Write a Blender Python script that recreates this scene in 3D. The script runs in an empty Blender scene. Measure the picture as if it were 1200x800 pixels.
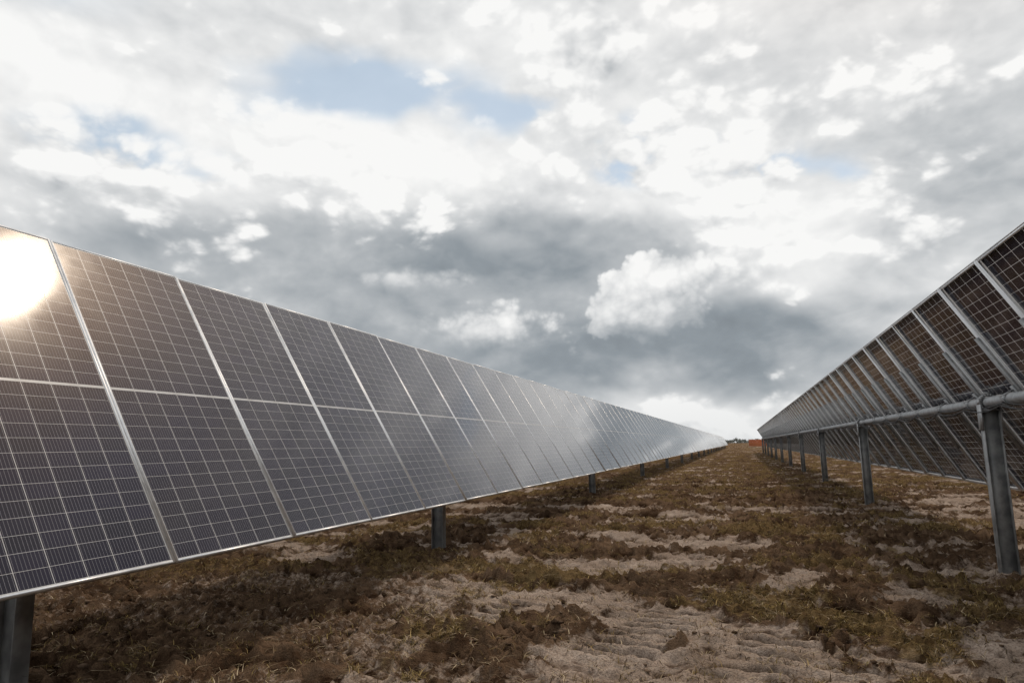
import bpy, math, random, bmesh
import numpy as np
from mathutils import Vector, Matrix
random.seed(4); rng=np.random.default_rng(7)
scene=bpy.context.scene
scene.view_settings.view_transform='Standard'
scene.view_settings.look='None'
scene.view_settings.exposure=0
A=3.75                # distance camera -> left tracker axis
CAMH=0.348*A
TILT=math.radians(59.2)
CHORD=0.640*A
PITCH=0.2957*A
ZAX=CAMH+0.1124*A     # height of module centre line

# ------------------------------------------------------------ node helpers
def new_mat(name):
    m=bpy.data.materials.new(name); m.use_nodes=True
    nt=m.node_tree; nt.nodes.clear()
    return m,nt
class NT:
    def __init__(s,nt): s.nt=nt
    def n(s,t,**k):
        nd=s.nt.nodes.new(t)
        for a,b in k.items(): setattr(nd,a,b)
        return nd
    def put(s,sock,v):
        if isinstance(v,bpy.types.NodeSocket): s.nt.links.new(v,sock)
        elif v is not None: sock.default_value=v
    def m(s,op,a,b=None,c=None,clamp=False):
        nd=s.n('ShaderNodeMath',operation=op); nd.use_clamp=clamp
        for i,v in enumerate((a,b,c)):
            if v is not None: s.put(nd.inputs[i],v)
        return nd.outputs[0]
    def v(s,op,a,b=None):
        nd=s.n('ShaderNodeVectorMath',operation=op)
        s.put(nd.inputs[0],a)
        if b is not None: s.put(nd.inputs[1],b)
        return nd.outputs['Value'] if op in('DOT_PRODUCT','LENGTH') else nd.outputs[0]
    def mix(s,f,a,b,mode='MIX'):
        nd=s.n('ShaderNodeMix',data_type='RGBA',blend_type=mode)
        s.put(nd.inputs[0],f); s.put(nd.inputs[6],a); s.put(nd.inputs[7],b)
        return nd.outputs[2]
    def fmix(s,f,a,b):
        nd=s.n('ShaderNodeMix',data_type='FLOAT'); s.put(nd.inputs[0],f); s.put(nd.inputs[2],a); s.put(nd.inputs[3],b)
        return nd.outputs[0]
    def noise(s,vec,scale,detail=4,rough=.5,dist=0,out=0):
        nd=s.n('ShaderNodeTexNoise')
        s.put(nd.inputs['Vector'],vec); nd.inputs['Scale'].default_value=scale
        nd.inputs['Detail'].default_value=detail; nd.inputs['Roughness'].default_value=rough
        nd.inputs['Distortion'].default_value=dist
        return nd.outputs[out]
    def ss(s,v,lo,hi,a=0.,b=1.):
        nd=s.n('ShaderNodeMapRange',interpolation_type='SMOOTHSTEP')
        s.put(nd.inputs[0],v)
        for i,x in enumerate((lo,hi,a,b)): nd.inputs[i+1].default_value=x
        return nd.outputs[0]
def col(*c): return (c[0],c[1],c[2],1)

# ------------------------------------------------------------ world / sky
SUN=Vector((.214,.554,.8045)).normalized()
w=bpy.data.worlds.new("World"); scene.world=w; w.use_nodes=True
w.cycles.sampling_method='MANUAL'; w.cycles.sample_map_resolution=256
wn=w.node_tree; wn.nodes.clear(); N=NT(wn)
geo=N.n('ShaderNodeTexCoord').outputs['Generated']
d=N.v('NORMALIZE',geo)
sep=N.n('ShaderNodeSeparateXYZ'); N.put(sep.inputs[0],d)
x,y,z=sep.outputs
k=180/math.pi
wn1=N.noise(N.v('MULTIPLY',d,(5,5,9)),1.0,3,.5,0,1)
wc=N.n('ShaderNodeSeparateXYZ'); N.put(wc.inputs[0],wn1)
az=N.m('MULTIPLY',N.m('ARCTAN2',x,y),k)
el=N.m('MULTIPLY',N.m('ARCSINE',z),k)
azd=N.m('ADD',az,N.m('MULTIPLY',N.m('SUBTRACT',wc.outputs[0],.5),20))
eld=N.m('ADD',el,N.m('MULTIPLY',N.m('SUBTRACT',wc.outputs[1],.5),10))
def quad(a,e,wa,we,A_=azd,E_=eld):
    p=N.m('DIVIDE',N.m('SUBTRACT',A_,a),wa); q=N.m('DIVIDE',N.m('SUBTRACT',E_,e),we)
    return N.m('ADD',N.m('MULTIPLY',p,p),N.m('MULTIPLY',q,q))
def gauss(a,e,wa,we,amp):
    return N.m('MULTIPLY',N.m('EXPONENT',N.m('MULTIPLY',quad(a,e,wa,we),-1.)),amp)
dv=N.v('MULTIPLY',d,(4.8,4.8,7.4))
dvw=N.v('ADD',dv,N.v('MULTIPLY',wn1,(.3,.3,.3)))
def dens(off):
    p=N.v('ADD',dvw,off)
    a=N.noise(p,1.0,6,.52)
    vo=N.n('ShaderNodeTexVoronoi',feature='F1')
    N.put(vo.inputs['Vector'],p); vo.inputs['Scale'].default_value=2.7
    vo.inputs['Detail'].default_value=2.6; vo.inputs['Roughness'].default_value=.55; vo.inputs['Lacunarity'].default_value=2.1
    return a,vo.outputs['Distance'],N.m('SUBTRACT',a,N.m('MULTIPLY',vo.outputs['Distance'],.22))
a1,v1,h1=dens((0,0,0)); a2,v2,h2=dens((SUN.x*.10,SUN.y*.08,.16))
emb=N.m('SUBTRACT',h1,h2)
big=N.noise(N.v('ADD',N.v('MULTIPLY',d,(2.3,2.3,5.5)),(0,0,.16)),1.0,3,.5)
G=None
for g in [(-11,7.0,22,3.8,-.54),(-17,15.5,14,4.0,-.50),(2,9.0,9,3.5,-.22),(18,18.5,8,6,-.30),(-46,15.5,15,2.8,-.32),
          (10,29,10,2.5,-.14),(-42,31,12,2.5,-.08),(-30,22.5,14,3.0,.20),(5,15.5,6,4,.20),(0,2.0,22,1.5,.20),(-3,20,10,2.5,.16),
          (-40,10,18,4,-.22),(-50,27,20,3,.16),(-15,33,14,3,.12),(-62,18,10,9,.12)]:
    t=gauss(*g); G=t if G is None else N.m('ADD',G,t)
L0=N.m('ADD',N.m('ADD',.83,N.m('MULTIPLY',N.m('SUBTRACT',big,.5),.45)),N.m('ADD',G,N.m('MULTIPLY',emb,.55)))
f=N.m('ADD',h1,N.m('MULTIPLY',G,.32))
mask=N.ss(f,.285,.43)
L1=N.m('ADD',N.m('ADD',1.0,N.m('MULTIPLY',emb,1.7)),N.m('MULTIPLY',G,.35))
L1=N.m('SUBTRACT',L1,N.m('MULTIPLY',N.m('SUBTRACT',v1,.5),.14))
L1=N.m('SUBTRACT',L1,N.ss(f,.48,.72,0,.20))
L=N.fmix(mask,L0,L1)
vo=N.n('ShaderNodeTexVoronoi',feature='F1'); N.put(vo.inputs['Vector'],N.v('ADD',d,N.v('MULTIPLY',wn1,(.02,.02,.02))))
vo.inputs['Scale'].default_value=27; vo.inputs['Detail'].default_value=2.6; vo.inputs['Roughness'].default_value=.6
bv=vo.outputs['Distance']
def cumulus(a,e,wa,we,L,fb_=.0,op=1.0,ed=.2):
    q=quad(a,e,wa,we,N.m('ADD',az,N.m('MULTIPLY',N.m('SUBTRACT',wc.outputs[0],.5),7)),
           N.m('ADD',el,N.m('MULTIPLY',N.m('SUBTRACT',wc.outputs[1],.5),5)))
    f=N.m('SUBTRACT',N.m('SUBTRACT',1.60+fb_,q),N.m('MULTIPLY',bv,.50))
    f=N.m('ADD',f,N.m('MULTIPLY',N.m('SUBTRACT',a1,.5),2.2))
    # crisp crown, ragged dissolving base
    mk=N.m('MULTIPLY',N.m('MULTIPLY',N.ss(f,.28,.28+ed),op),N.ss(N.m('ADD',el,N.m('MULTIPLY',N.m('SUBTRACT',a1,.5),9)),e-we*1.2,e+we*.25))
    sh=N.m('ADD',N.ss(el,e-we*1.0,e+we*.6,.62,.98),N.m('MULTIPLY',emb,.9))
    sh=N.m('SUBTRACT',sh,N.m('MULTIPLY',N.m('SUBTRACT',bv,.7),.28))
    return N.fmix(mk,L,sh)
L=cumulus(-6.3,11.6,6.2,4.6,L,0,1,.28)
L=cumulus(-21.5,9.8,9.0,2.7,L,-.1,.8,.6)
L=cumulus(-26,14.0,7.0,1.6,L,-.1,.55,.8)
ramp=N.n('ShaderNodeValToRGB'); N.put(ramp.inputs[0],L)
cr=ramp.color_ramp
cr.elements[0].position=.0; cr.elements[0].color=col(.19,.215,.24)
cr.elements[1].position=1.0; cr.elements[1].color=col(.94,.94,.93)
for p_,c_ in ((.3,(.28,.315,.345)),(.55,(.47,.495,.515)),(.78,(.73,.74,.745))):
    e_=cr.elements.new(p_); e_.color=col(*c_)
gap=None
for g in [(-29,28.5,10,2.6,1.),(-19,26.8,6,2.0,.9),(-4.2,22.6,6.0,2.0,1.),(5.5,21.6,6.0,1.6,.95),(-47,22.5,8,2.0,.85),(-60,34,12,4,.7),(25,40,12,4,.7)]:
    t=gauss(*g); gap=t if gap is None else N.m('MAXIMUM',gap,t)
gapf=N.ss(N.m('MULTIPLY',gap,N.ss(h1,.24,.46,1.,.05)),.15,.80,0,.85)
sky=N.n('ShaderNodeTexSky',sky_type='NISHITA'); sky.sun_disc=False
sky.sun_elevation=math.asin(SUN.z); sky.sun_rotation=math.atan2(SUN.x,SUN.y)
sky.dust_density=1.5
blue=N.v('MULTIPLY',sky.outputs[0],(.12,.12,.12))
blue=N.mix(.72,blue,col(.54,.66,.77))
c=N.mix(gapf,ramp.outputs[0],blue)
haz=N.ss(el,0,6,.4,0)
c=N.mix(haz,c,col(.66,.68,.69))
ds=N.m('MAXIMUM',N.v('DOT_PRODUCT',d,tuple(SUN)),0.)
gl=N.m('ADD',N.m('MULTIPLY',N.m('POWER',ds,34.),1.0),N.m('MULTIPLY',N.m('POWER',ds,160.),3.4))
gv=N.n('ShaderNodeVectorMath',operation='SCALE'); gv.inputs[0].default_value=(1,.64,.38); N.put(gv.inputs['Scale'],gl)
c=N.v('ADD',c,gv.outputs[0])
bg=N.n('ShaderNodeBackground'); N.put(bg.inputs[0],c); bg.inputs[1].default_value=1.0
wo=N.n('ShaderNodeOutputWorld'); wn.links.new(bg.outputs[0],wo.inputs[0])

sl=bpy.data.lights.new("sun","SUN"); sl.energy=1.0; sl.angle=math.radians(3.2); sl.color=(1,.84,.66)
so=bpy.data.objects.new("sun",sl); scene.collection.objects.link(so)
so.rotation_euler=SUN.to_track_quat('Z','Y').to_euler()

# ------------------------------------------------------------ camera
yaw=math.radians(18.16); pit=math.radians(8.78); s=math.radians(1.2)
fwd=Vector((-math.sin(yaw)*math.cos(pit),math.cos(yaw)*math.cos(pit),math.sin(pit)))
rt=Vector((math.cos(yaw),math.sin(yaw),0)); up=rt.cross(fwd)
r2=(rt*math.cos(s)-up*math.sin(s)); u2=(up*math.cos(s)+rt*math.sin(s))
cam=bpy.data.cameras.new("camera"); co=bpy.data.objects.new("camera",cam); scene.collection.objects.link(co)
Mx=Matrix((r2,u2,-fwd)).transposed().to_4x4(); Mx.translation=Vector((0,0,CAMH)); co.matrix_world=Mx
cam.lens=24; cam.sensor_width=36; cam.clip_end=6000; cam.clip_start=.05
scene.camera=co

# ------------------------------------------------------------ numpy noise
def pn(x,y,seed=0):
    xi=np.floor(x).astype(np.int64); yi=np.floor(y).astype(np.int64); xf=x-xi; yf=y-yi
    def g(ix,iy):
        h=(ix*374761393+iy*668265263+seed*1442695041)&0xffffffff
        h=((h^(h>>13))*1274126177)&0xffffffff; h=h^(h>>16)
        a=(h&0xffff)/65536*2*np.pi
        return np.cos(a),np.sin(a)
    u=xf*xf*xf*(xf*(xf*6-15)+10); v=yf*yf*yf*(yf*(yf*6-15)+10)
    def dt(ix,iy,dx,dy):
        c_,s_=g(ix,iy); return c_*dx+s_*dy
    a=dt(xi,yi,xf,yf); b=dt(xi+1,yi,xf-1,yf); c_=dt(xi,yi+1,xf,yf-1); d_=dt(xi+1,yi+1,xf-1,yf-1)
    return (a+(b-a)*u)+((c_+(d_-c_)*u)-(a+(b-a)*u))*v
def fb(x,y,o=4,seed=0,r=.5):
    t=0;a=1;f=1
    for i in range(o):
        t=t+a*pn(x*f+i*17.3,y*f-i*9.1,seed+i); a*=r; f*=2.03
    return t
def sst(v,a,b):
    t=np.clip((v-a)/(b-a),0,1); return t*t*(3-2*t)
def band(y,c_,wd,soft=.5): return 1-sst(np.abs(y-c_),wd,wd+soft)
# crawler tracks pressed into the sand: centre x at y=5, slope, y start, y end, half width
TR=((-.80,.25,4.55,6.0,.26),(.10,.30,4.2,5.5,.24),(.72,.30,4.1,5.5,.24),(-2.0,.2,4.9,6.0,.24),(1.9,.4,5.0,6.6,.26))
RU=((6.7,-.08,-4,7,.16),(9.9,-.04,-5,7,.22),(10.9,-.04,-5,7,.22),(13.3,.03,-7,9,.3),(14.6,.03,-7,9,.3))
def trackmask(x,y):
    t=0*x
    for xc,sl_,y0,y1,w_ in TR:
        ctr=xc+sl_*(y-5)
        t=np.maximum(t,(1-sst(np.abs(x-ctr),w_*.85,w_*1.15))*sst(y,y0-.1,y0+.25)*(1-sst(y,y1-.25,y1+.1)))
    return t*sst(fb(x*2.2,y*2.2,3,91)+.4,.0,.4)
def covers(x,y):
    yw=y+1.3*fb(x*.35,y*.35,4,50)
    sand=.60*band(yw,5.1,.9,.8)+.28*band(yw,8.3,.2,.5)+.46*band(yw,10.2,.5,.6)+.50*band(yw,13.8,1.0,1.0)+.15*sst(x,.5,3)
    sand=sand+1.7*fb(x*.55,y*.7,6,11,.68)+.02-.16*sst(y,13,26)
    sand=sand+.5*trackmask(x,y)
    sand=sst(sand,.12,.70)
    left=sst(-x-.25*y,.3,2.0)*sst(-y,-9,-5)
    sand=sand*(1-.7*left)
    gr=.4*band(yw,7.3,.9,.9)+.35*band(yw,11.8,.7,.9)+.35*sst(y,14,22)
    gr=gr+1.4*fb(x*.6,y*.75,5,31,.66)+.08-.35*sand-.6*trackmask(x,y)
    gr=sst(gr,.08,.8)*(1-.6*left)
    return sand,gr
def height(x,y):
    sand,gr=covers(x,y)
    rr=np.hypot(x,y); fade=1/(1+(rr/60)**2)
    h=.05*fb(x*.3,y*.3,3,1)*fade
    furrow=fb(x*.8,y*1.6,4,3)*.085
    lump=(.35-np.abs(fb(x*2.4,y*3.0,5,5,.62)))*.125
    lump2=sst(fb(x*6,y*7,4,9,.62),.05,.5)*.065
    rough=1-.58*sand
    h=h+(furrow+(lump+lump2)*rough-.015*sand)*(fade**.5)+fb(x*14,y*14,3,77,.6)*.022*fade*(.5+.5*rough)
    for yc,sl_,x0,x1,w_ in RU:
        ctr=yc+sl_*x+.25*np.sin(x*.5+yc)+.1*fb(x*1.5,y*0,2,4)
        inn=(1-sst(np.abs(y-ctr),w_*.5,w_))*sst(x,x0-.3,x0+.2)*(1-sst(x,x1-.2,x1+.3))*sst(fb(x*.7,y*.7,2,55)+.2,0,.4)
        gate=sst(fb(x*1.3,y*1.3,3,66)+.1,0,.4)
        h=h*(1-.5*inn)-.05*inn+.03*gate*np.exp(-((np.abs(y-ctr)-w_*1.3)/.08)**2)*(1+1.2*fb(x*5,y*5,3,12))
    t=trackmask(x,y)
    rib=np.clip(np.sin(2*np.pi*(y+.22*x+.03*fb(x*3,y*3,2,8))/.165)*1.8,-1,1)
    h=h*(1-.7*t)+t*(-.04+.045*rib*(.8+.6*fb(x*4,y*4,2,19)))
    return h-.02

# ------------------------------------------------------------ ground sheet
def axis(lo,hi,step,far,g):
    a=list(np.arange(lo,hi,step)); st=step
    while a[-1]<far: st*=g; a.append(a[-1]+st)
    return a
xs_p=axis(0,4.0,.026,2500,1.035); xs_n=axis(0,5.5,.026,2500,1.035)
xs=np.array(sorted(set([-v for v in xs_n[1:]]+xs_p)))
ys_p=axis(2.6,8.5,.022,2800,1.016)
ys_n=[]; st=.05; v_=2.6
while v_>-300: v_-=st; st*=1.12; ys_n.append(v_)
ys=np.array(sorted(ys_n)+ys_p)
X,Y=np.meshgrid(xs,ys); nx,ny=len(xs),len(ys)
Z=height(X,Y)
co_=np.stack([X,Y,Z],-1).reshape(-1,3)
idx=np.arange(nx*ny).reshape(ny,nx)
q=np.stack([idx[:-1,:-1],idx[:-1,1:],idx[1:,1:],idx[1:,:-1]],-1).reshape(-1,4)
def np_mesh(name,verts,faces,mats=(),smooth=False):
    me=bpy.data.meshes.new(name); n=len(verts); fl=faces.shape[1]
    me.vertices.add(n); me.vertices.foreach_set('co',np.ascontiguousarray(verts,dtype=np.float32).ravel())
    me.loops.add(faces.size); me.loops.foreach_set('vertex_index',faces.astype(np.int32).ravel())
    me.polygons.add(len(faces)); me.polygons.foreach_set('loop_start',(np.arange(len(faces))*fl).astype(np.int32))
    me.update(calc_edges=True); me.validate()
    if smooth: me.polygons.foreach_set('use_smooth',np.ones(len(faces),dtype=bool))
    for m_ in mats: me.materials.append(m_)
    ob=bpy.data.objects.new(name,me); scene.collection.objects.link(ob); return ob
gm,nt=new_mat("soil"); N=NT(nt)
at=N.n('ShaderNodeVertexColor',layer_name='cover')
sp=N.n('ShaderNodeSeparateColor'); N.put(sp.inputs[0],at.outputs[0])
pos=N.n('ShaderNodeNewGeometry').outputs['Position']
n1=N.noise(pos,2.5,4,.65); n2=N.noise(pos,18,4,.7); n3=N.noise(pos,80,2,.6)
sandf=N.ss(N.m('ADD',sp.outputs[0],N.m('MULTIPLY',N.m('SUBTRACT',n2,.5),2.2)),.25,.85)
grf=N.ss(N.m('ADD',sp.outputs[1],N.m('MULTIPLY',N.m('SUBTRACT',n2,.5),2.0)),.35,.9)
soil=N.mix(N.ss(n1,.3,.7),col(.060,.035,.021),col(.195,.128,.082))
sandc=N.mix(N.ss(n1,.3,.7),col(.31,.235,.18),col(.50,.405,.335))
sandc=N.mix(N.ss(n3,.5,.75,0,.5),sandc,col(.21,.15,.11))
grc=N.mix(N.ss(n2,.3,.7),col(.090,.058,.025),col(.26,.18,.082))
c=N.mix(sandf,soil,sandc); c=N.mix(N.m('MULTIPLY',grf,.75),c,grc)
c=N.mix(sp.outputs[2],c,N.mix(1.,c,col(.26,.215,.19),'MULTIPLY'))  # blue channel darkens the soil colour in dips and tread grooves
c=N.mix(N.ss(n3,.35,.65,.0,.35),c,N.mix(1.,c,col(.40,.37,.35),'MULTIPLY'))
pb=N.n('ShaderNodeBsdfDiffuse'); N.put(pb.inputs[0],c)
hgt=N.m('ADD',N.m('MULTIPLY',n2,.6),N.m('MULTIPLY',n3,.3))
bp=N.n('ShaderNodeBump'); bp.inputs['Strength'].default_value=1; bp.inputs['Distance'].default_value=.06; N.put(bp.inputs['Height'],hgt)
nt.links.new(bp.outputs[0],pb.inputs['Normal'])
o=N.n('ShaderNodeOutputMaterial'); nt.links.new(pb.outputs[0],o.inputs[0])
ground=np_mesh("ground",co_,q,(gm,),True)
sd,gr=covers(X,Y)
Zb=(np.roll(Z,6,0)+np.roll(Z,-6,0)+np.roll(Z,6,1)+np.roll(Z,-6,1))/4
hollow=sst(Zb-Z,.004,.03)*(np.hypot(X,Y)<25)  # mask of near ground lying lower than its surroundings, coloured darker
ca=ground.data.color_attributes.new('cover','FLOAT_COLOR','POINT')
arr=np.stack([sd.ravel(),gr.ravel(),hollow.ravel(),np.ones(sd.size)],-1).astype(np.float32)
ca.data.foreach_set('color',arr.ravel())

# ------------------------------------------------------------ dry grass + straw litter
def blades(name,n,rmin,rmax,hmin,hmax,lay,wd,mat,mode):
    px=[];py=[]
    tot=0
    while tot<n:
        m=n*3
        r=np.exp(rng.uniform(np.log(rmin),np.log(rmax),m)); a=rng.uniform(-.98,.55,m)
        x_=r*np.sin(a); y_=r*np.cos(a)
        sd_,g_=covers(x_,y_)
        tuft=fb(x_*5,y_*5,2,200)
        p=np.clip(g_*1.1+.05,0,1)*sst(tuft,-.05,.25) if mode=='g' else np.clip(.22+g_*.6,0,1)*sst(tuft,-.2,.3)
        kx=rng.random(m)<p
        px.append(x_[kx]);py.append(y_[kx]); tot+=kx.sum()
    x_=np.concatenate(px)[:n];y_=np.concatenate(py)[:n]; z_=height(x_,y_)
    r=np.hypot(x_,y_)
    L_=rng.uniform(hmin,hmax,n)*(.7+.6*rng.random(n)); a=rng.uniform(0,2*np.pi,n)
    up_=np.clip(rng.normal(1-lay,.25,n),.03,1.)
    w_=wd*(.6+.8*rng.random(n))*np.maximum(1,r/9)
    dx=np.cos(a);dy=np.sin(a); hx=np.sqrt(1-up_**2)
    P=np.stack([x_,y_,z_-.005],-1)
    side=np.stack([-dy,dx,np.zeros(n)],-1)*w_[:,None]
    m1=P+np.stack([dx*hx*.35,dy*hx*.35,up_*.6],-1)*L_[:,None]
    m2=P+np.stack([dx*(hx*1.0+.25),dy*(hx*1.0+.25),up_*.85],-1)*L_[:,None]
    if mode!='g': 
        m1[:,2]=P[:,2]+.016+.25*up_*L_; m2[:,2]=P[:,2]+.012+.15*rng.random(n)*L_
    V=np.stack([P-side,P+side,m1+side*.8,m1-side*.8,m2],1).reshape(-1,3)
    b=np.arange(n)[:,None]*5
    F=np.concatenate([b+np.array([[0,1,2]]),b+np.array([[0,2,3]]),b+np.array([[3,2,4]])],0)
    ob=np_mesh(name,V,F,(mat,))
    tone=np.repeat(rng.random(n),5); 
    c2=ob.data.color_attributes.new('tone','FLOAT_COLOR','POINT')
    c2.data.foreach_set('color',np.stack([tone,tone,tone,np.ones_like(tone)],-1).astype(np.float32).ravel())
    return ob
def grass_mat(name,cols):
    m,nt=new_mat(name); N=NT(nt)
    at=N.n('ShaderNodeVertexColor',layer_name='tone')
    r=N.n('ShaderNodeValToRGB'); N.put(r.inputs[0],at.outputs[0])
    r.color_ramp.elements[0].color=col(*cols[0]); r.color_ramp.elements[1].color=col(*cols[-1])
    for i,c_ in enumerate(cols[1:-1]):
        e=r.color_ramp.elements.new((i+1)/(len(cols)-1)); e.color=col(*c_)
    a=N.n('ShaderNodeBsdfDiffuse'); N.put(a.inputs[0],r.outputs[0])
    o=N.n('ShaderNodeOutputMaterial'); nt.links.new(a.outputs[0],o.inputs[0]); return m
mg=grass_mat("dry_grass_blades",[(.07,.05,.02),(.22,.145,.055),(.19,.15,.06),(.48,.34,.15)])
ms=grass_mat("straw",[(.045,.03,.02),(.09,.062,.04),(.17,.12,.075),(.52,.42,.28)])
blades("dry_grass",120000,3.2,60,.03,.075,.5,.0024,mg,'g')
blades("straw_litter",50000,3.2,30,.04,.13,.9,.0026,ms,'s')

# ------------------------------------------------------------ soil clods (small crumbs)
bm=bmesh.new(); bmesh.ops.create_icosphere(bm,subdivisions=1,radius=1)
iv=np.array([v.co[:] for v in bm.verts]); ifc=np.array([[v.index for v in f.verts] for f in bm.faces]); bm.free()
n=18000; r=np.exp(rng.uniform(np.log(3.3),np.log(22),n)); a=rng.uniform(-.98,.55,n)
cx=r*np.sin(a); cy=r*np.cos(a); sd_,g_=covers(cx,cy)
kp=rng.random(n)<(1-.7*sd_)*sst(fb(cx*1.2,cy*1.2,3,61),-.1,.35); cx=cx[kp];cy=cy[kp];n=len(cx)
cz=height(cx,cy); sz=.005+.019*rng.random(n)**3
V=[]
for i in range(n):
    sc=sz[i]*np.array([.8+.9*rng.random(),.8+.9*rng.random(),.5+.4*rng.random()])
    V.append(iv*(1+.3*rng.standard_normal(len(iv)))[:,None]*sc+np.array([cx[i],cy[i],cz[i]+sz[i]*.1]))
V=np.concatenate(V); F=(ifc[None]+(np.arange(n)*len(iv))[:,None,None]).reshape(-1,3)
cm,nt=new_mat("clod_soil"); N=NT(nt)
pos=N.n('ShaderNodeNewGeometry').outputs['Position']
c=N.mix(N.ss(N.noise(pos,9,3,.6),.35,.65),col(.05,.032,.021),col(.20,.14,.098))
b=N.n('ShaderNodeBsdfDiffuse'); N.put(b.inputs[0],c)
o=N.n('ShaderNodeOutputMaterial'); nt.links.new(b.outputs[0],o.inputs[0])
np_mesh("soil_clods",V,F,(cm,))

# ------------------------------------------------------------ tracker materials
def metal(name,c0,c1,rough,met=.85,sc=9):
    m,nt=new_mat(name); N=NT(nt)
    pos=N.n('ShaderNodeNewGeometry').outputs['Position']
    nz=N.noise(pos,sc,3,.65)
    pb=N.n('ShaderNodeBsdfPrincipled'); N.put(pb.inputs['Base Color'],N.mix(N.ss(nz,.3,.7),col(*c0),col(*c1)))
    pb.inputs['Metallic'].default_value=met; N.put(pb.inputs['Roughness'],N.ss(nz,.2,.8,rough-.08,rough+.12))
    o=N.n('ShaderNodeOutputMaterial'); nt.links.new(pb.outputs[0],o.inputs[0]); return m
alu=metal("anodised_aluminium",(.70,.71,.73),(.84,.85,.86),.36,.65)
galv=metal("galvanised_steel",(.30,.31,.32),(.48,.49,.50),.5,.6,14)
post_m=metal("post_steel",(.20,.205,.21),(.37,.375,.375),.55,.35,7)
blk,nt=new_mat("black_plastic"); N=NT(nt)
pb=N.n('ShaderNodeBsdfPrincipled'); pb.inputs['Base Color'].default_value=col(.02,.02,.022); pb.inputs['Roughness'].default_value=.5
o=N.n('ShaderNodeOutputMaterial'); nt.links.new(pb.outputs[0],o.inputs[0])

FW=.012
GAPM=.014
MW=PITCH-GAPM
pv,nt=new_mat("photovoltaic_glass"); N=NT(nt)
uv=N.n('ShaderNodeUVMap',uv_map='UVMap').outputs[0]
su=N.n('ShaderNodeSeparateXYZ'); N.put(su.inputs[0],uv); u,v,_=su.outputs
cwid=(MW-.036)/6; chalf=(CHORD/2-.018-.008)/13
uu=N.m('SUBTRACT',u,.018)
def edge(val,per,hw):
    f=N.m('FRACT',N.m('DIVIDE',val,per)); dd=N.m('MINIMUM',f,N.m('SUBTRACT',1.,f))
    return N.m('LESS_THAN',N.m('MULTIPLY',dd,per),hw)
vc=N.m('SUBTRACT',N.m('ABSOLUTE',N.m('SUBTRACT',v,CHORD/2)),.008)
cu=edge(uu,cwid,.0020); cv=edge(vc,chalf,.0010)
mid=N.m('LESS_THAN',vc,0.); 
ou=N.m('MAXIMUM',N.m('LESS_THAN',uu,0.),N.m('GREATER_THAN',uu,cwid*6)); ov=N.m('GREATER_THAN',vc,chalf*13)
line=N.m('MAXIMUM',N.m('MAXIMUM',cu,cv),N.m('MAXIMUM',mid,N.m('MAXIMUM',ou,ov)))
bus=edge(N.m('ADD',uu,cwid/18),cwid/9,.00055)
oi=N.n('ShaderNodeVertexColor',layer_name='tone'); 
sc_=N.n('ShaderNodeSeparateColor'); N.put(sc_.inputs[0],oi.outputs[0])
pos=N.n('ShaderNodeNewGeometry').outputs['Position']
cellid=N.n('ShaderNodeCombineXYZ'); N.put(cellid.inputs[0],N.m('FLOOR',N.m('DIVIDE',uu,cwid))); N.put(cellid.inputs[1],N.m('FLOOR',N.m('DIVIDE',N.m('SUBTRACT',v,CHORD/2),chalf))); N.put(cellid.inputs[2],N.m('MULTIPLY',sc_.outputs[0],50))
wnz=N.n('ShaderNodeTexWhiteNoise'); N.put(wnz.inputs[0],cellid.outputs[0])
cell=N.mix(wnz.outputs[0],col(.004,.004,.016),col(.010,.008,.030))
cell=N.mix(N.m('MULTIPLY',sc_.outputs[1],.5),cell,col(.012,.006,.014))
cell=N.mix(N.m('MULTIPLY',bus,.75),cell,col(.46,.46,.49))
dust=N.noise(pos,2.0,4,.65)
cell=N.mix(N.ss(dust,.4,.8,.0,.008),cell,col(.35,.31,.26))
pc=N.n('ShaderNodeBsdfPrincipled'); N.put(pc.inputs['Base Color'],cell)
N.put(pc.inputs['Roughness'],N.ss(dust,.3,.7,.09,.14)); pc.inputs['IOR'].default_value=1.26
pc.inputs['Coat Weight'].default_value=1.0; pc.inputs['Coat IOR'].default_value=1.22; pc.inputs['Coat Roughness'].default_value=.06
pc.inputs['Sheen Weight'].default_value=.03; pc.inputs['Sheen Roughness'].default_value=.3
df=N.n('ShaderNodeBsdfPrincipled'); df.inputs['Base Color'].default_value=col(.78,.78,.78); df.inputs['Roughness'].default_value=.3
tl=N.n('ShaderNodeBsdfTranslucent'); tl.inputs[0].default_value=col(.75,.75,.75)
mx=N.n('ShaderNodeMixShader'); mx.inputs[0].default_value=.4; nt.links.new(df.outputs[0],mx.inputs[1]); nt.links.new(tl.outputs[0],mx.inputs[2])
m2=N.n('ShaderNodeMixShader'); N.put(m2.inputs[0],line); nt.links.new(pc.outputs[0],m2.inputs[1]); nt.links.new(mx.outputs[0],m2.inputs[2])
o=N.n('ShaderNodeOutputMaterial'); nt.links.new(m2.outputs[0],o.inputs[0])

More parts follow.
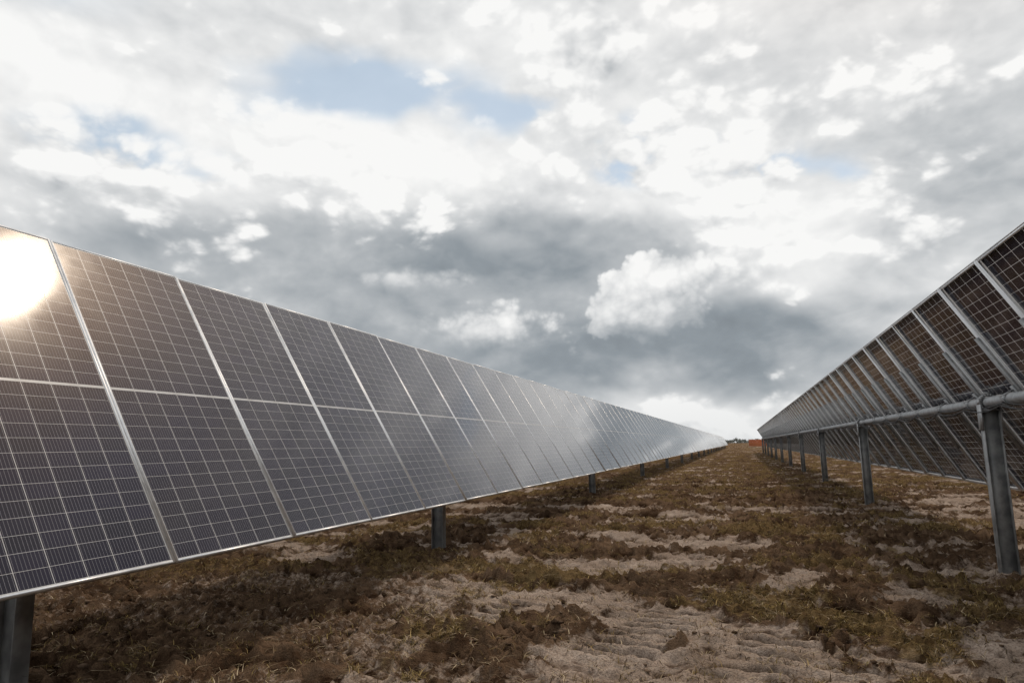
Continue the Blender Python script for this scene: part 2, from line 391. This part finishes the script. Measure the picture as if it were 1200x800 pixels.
# ------------------------------------------------------------ tracker builder
class MB:
    def __init__(s): s.v=[]; s.f=[]
    def box(s,c_,ax,h):
        b=len(s.v); c_=np.asarray(c_)
        for i in (-1,1):
            for j in (-1,1):
                for k_ in (-1,1): s.v.append(c_+ax[0]*h[0]*i+ax[1]*h[1]*j+ax[2]*h[2]*k_)
        for q_ in ((0,1,3,2),(4,6,7,5),(0,4,5,1),(2,3,7,6),(0,2,6,4),(1,5,7,3)): s.f.append([b+t for t in q_])
    def tube(s,p0,p1,r,seg,e1,e2,rot=0):
        b=len(s.v)
        for p in (p0,p1):
            for i in range(seg):
                a=2*math.pi*i/seg+rot; s.v.append(np.asarray(p)+e1*math.cos(a)*r+e2*math.sin(a)*r)
        for i in range(seg):
            j=(i+1)%seg; s.f.append([b+i,b+j,b+seg+j,b+seg+i])
    def obj(s,name,mat,parent,smooth=False):
        V=np.array(s.v); F=np.array(s.f); ob=np_mesh(name,V,F,(mat,),smooth); ob.parent=parent; return ob
EX=np.array([1.,0,0]);EY=np.array([0,1.,0]);EZ=np.array([0,0,1.])
def rotm(axis,a,vs):
    R=np.array(Matrix.Rotation(a,3,Vector(axis))); return [R@q_ for q_ in vs]
def tracker(xc,tilt,seam,y0,y1,posts,detail=True,zc=ZAX):
    root=bpy.data.objects.new("solar_tracker_row",None); scene.collection.objects.link(root)
    fr=MB(); rails=MB(); tube=MB(); post=MB(); bear=MB(); jb=MB()
    gv=[];gf=[];guv=[];gt=[]
    S0=np.array([-math.cos(tilt),0,math.sin(tilt)])
    N0=np.array([math.sin(tilt),0,math.cos(tilt)])
    C=np.array([xc,0,zc]); T=C-N0*.150
    k0=math.floor((y0-seam)/PITCH); k1=math.floor((y1-seam)/PITCH)
    L=CHORD
    for k_ in range(k0,k1):
        yc=seam+(k_+.5)*PITCH
        ja=random.gauss(0,.0035); jb_=random.gauss(0,.0035)
        U,S,Nn=rotm((0,1,0),ja,[EY,S0,N0]); U,S,Nn=rotm(tuple(S),jb_,[U,S,Nn])
        c_=C+EY*yc
        g=c_+Nn*(-.003); b=len(gv)
        hw=MW/2-FW*.5; hl=L/2-FW*.5
        for a_,e_ in ((-1,-1),(1,-1),(1,1),(-1,1)):
            gv.append(g+U*hw*a_+S*hl*e_); guv.append((MW/2+a_*hw,L/2+e_*hl))
        gf.append([b,b+1,b+2,b+3]); t_=(random.random(),random.random()); gt+= [t_]*4
        ax=[U,S,Nn]
        for a_ in (-1,1):
            fr.box(c_+U*a_*(MW/2-FW/2)-Nn*.0165,ax,(FW/2,L/2,.0175))
            fr.box(c_+S*a_*(L/2-FW/2)-Nn*.0165,ax,(MW/2-FW,FW/2,.0172))
            if detail:
                fr.box(c_+U*a_*(MW/2-FW-.0105)-Nn*.033,ax,(.0104,L/2-FW,.001))
                fr.box(c_+S*a_*(L/2-FW-.0105)-Nn*.033,ax,(MW/2-FW-.022,.0104,.001))
        if detail and yc<45:
            for a_ in (-.3,0,.3): jb.box(c_+U*a_*MW-Nn*.013,ax,(.035,.03,.009))
        sc2=C+EY*(seam+k_*PITCH)
        rails.box(sc2-N0*.052,[EY,S0,N0],(.022,.62,.0155))
        if detail:
            rails.box(sc2-N0*.079,[EY,S0,N0],(.030,.10,.011))
            rails.box(T+EY*(seam+k_*PITCH)-N0*.064,[EY,S0,N0],(.022,.062,.003))
            for a_ in (-1,1): rails.box(T+EY*(seam+k_*PITCH)+S0*a_*.066+N0*.002,[EY,S0,N0],(.022,.0035,.066))
    ya=seam+k0*PITCH-.1; yb=seam+k1*PITCH+.1
    tube.tube(T+EY*ya,T+EY*yb,.058,16,EX,EZ)
    for yp in posts:
        px=T[0]; top=T[2]-.075
        gz=float(height(np.array([px]),np.array([yp]))[0])
        zb=gz-.3; hz=(top-zb)/2; zc_=(top+zb)/2
        post.box((px,yp,zc_),[EX,EY,EZ],(.072,.0035,hz))
        for a_ in (-1,1): post.box((px+a_*.0762,yp,zc_),[EX,EY,EZ],(.004,.052,hz))
        for a_ in (-1,1):
            bear.box((px+a_*.0865,yp,top-.07),[EX,EY,EZ],(.0055,.06,.13))
            bear.box((px+a_*.088,yp,top+.085),[EX,EY,EZ],(.006,.035,.026))
        bear.box((px,yp,top+.0005),[EX,EY,EZ],(.080,.055,.006))
        for i in range(20):
            a0=2*math.pi*i/20; rr_=.078
            cc=np.array([px+math.cos(a0)*rr_,yp,T[2]+math.sin(a0)*rr_])
            rad=np.array([math.cos(a0),0,math.sin(a0)]); tan=np.array([-math.sin(a0),0,math.cos(a0)])
            bear.box(cc,[rad,tan,EY],(.013,.0135,.030))
        bear.box((px,yp,T[2]+.098),[EX,EY,EZ],(.030,.028,.008))
    V=np.array(gv);F=np.array(gf); gl_=np_mesh("module_glass",V,F,(pv,)); gl_.parent=root
    uvl=gl_.data.uv_layers.new(name='UVMap'); uvl.data.foreach_set('uv',np.array(guv,dtype=np.float32).ravel())
    ct=gl_.data.color_attributes.new('tone','FLOAT_COLOR','POINT')
    ct.data.foreach_set('color',np.array([(a_,b_,0,1) for a_,b_ in gt],dtype=np.float32).ravel())
    fr.obj("module_frames",alu,root); rails.obj("mounting_rails",galv,root)
    tube.obj("torque_tube",galv,root,True)
    post.obj("support_posts",post_m,root); bear.obj("bearings",galv,root)
    if detail and jb.v: jb.obj("junction_boxes",blk,root)
    if detail:
        cu_=bpy.data.curves.new("cables",'CURVE'); cu_.dimensions='3D'; cu_.bevel_depth=.006; cu_.bevel_resolution=1
        for lane in (0,1,2):
            sp_=cu_.splines.new('POLY'); pts=[]
            yy=seam-3*PITCH
            while yy<40:
                sag=random.uniform(.01,.09)
                for i in range(8):
                    t_=i/8; pts.append(T+EY*(yy+t_*PITCH)+np.array([-.066-.012*lane,0,-.02-.018*lane-sag*4*t_*(1-t_)]))
                yy+=PITCH
            sp_.points.add(len(pts)-1)
            for i,p in enumerate(pts): sp_.points[i].co=(*p,1)
        cu_.materials.append(blk)
        oc=bpy.data.objects.new("cables",cu_); scene.collection.objects.link(oc); oc.parent=root
    return root
seam=.8714*A
lp=[.77*A-.0]+[2.277*A+i*2.66*A for i in range(19)]
tracker(-A,TILT,seam,-6,190,lp)
rp=[2.178*A+i*2.07*A for i in range(-1,11)]
tracker(.682*A,math.radians(60.3),seam+.25*A,-6,88,rp)
tracker(-A-1.69*A,TILT,seam,-4,150,[i*2.66*A for i in range(0,15)],False)
tracker((.682+1.69)*A,TILT,seam,-4,88,[i*2.07*A for i in range(0,11)],False)

# ------------------------------------------------------------ orange barrier fence at the far end of the aisle
root=bpy.data.objects.new("orange_barrier_fence",None); scene.collection.objects.link(root)
om,nt=new_mat("orange_mesh"); N=NT(nt)
b=N.n('ShaderNodeBsdfDiffuse'); b.inputs[0].default_value=col(.52,.16,.07)
o=N.n('ShaderNodeOutputMaterial'); nt.links.new(b.outputs[0],o.inputs[0])
f=MB(); pz=MB()
for i in range(5):
    pz.box((2+i*1.6,190,1.05),[EX,EY,EZ],(.04,.04,1.1))
for j in range(11): f.box((5.2,189.94,.3+j*.16),[EX,EY,EZ],(3.2,.01,.06))
for i in range(33): f.box((2+i*.2,189.91,1.06),[EX,EY,EZ],(.03,.008,.83))
f.obj("mesh",om,root); pz.obj("stakes",post_m,root)

# ------------------------------------------------------------ distant tree line
tm,nt=new_mat("distant_foliage"); N=NT(nt)
pos=N.n('ShaderNodeNewGeometry').outputs['Position']
b=N.n('ShaderNodeBsdfDiffuse'); N.put(b.inputs[0],N.mix(N.noise(pos,.2,2),col(.14,.15,.14),col(.22,.23,.21)))  # pale grey-green: distance haze is put into the leaf colour
o=N.n('ShaderNodeOutputMaterial'); nt.links.new(b.outputs[0],o.inputs[0])
n=30000
a=rng.uniform(-1.2,1.2,n); dist=rng.uniform(1100,1200,n)
H=3+7*np.clip(fb(a*60,a*0,4,300)+.25,0,1)
tx=np.sin(a)*dist; ty=np.cos(a)*dist; tz=H*rng.random(n)**.6
P=np.stack([tx,ty,tz],-1)
V=np.stack([P+rng.normal(0,1.3,(n,3)) for _ in range(3)],1).reshape(-1,3); F=np.arange(n*3).reshape(-1,3)
np_mesh("tree_line",V,F,(tm,))
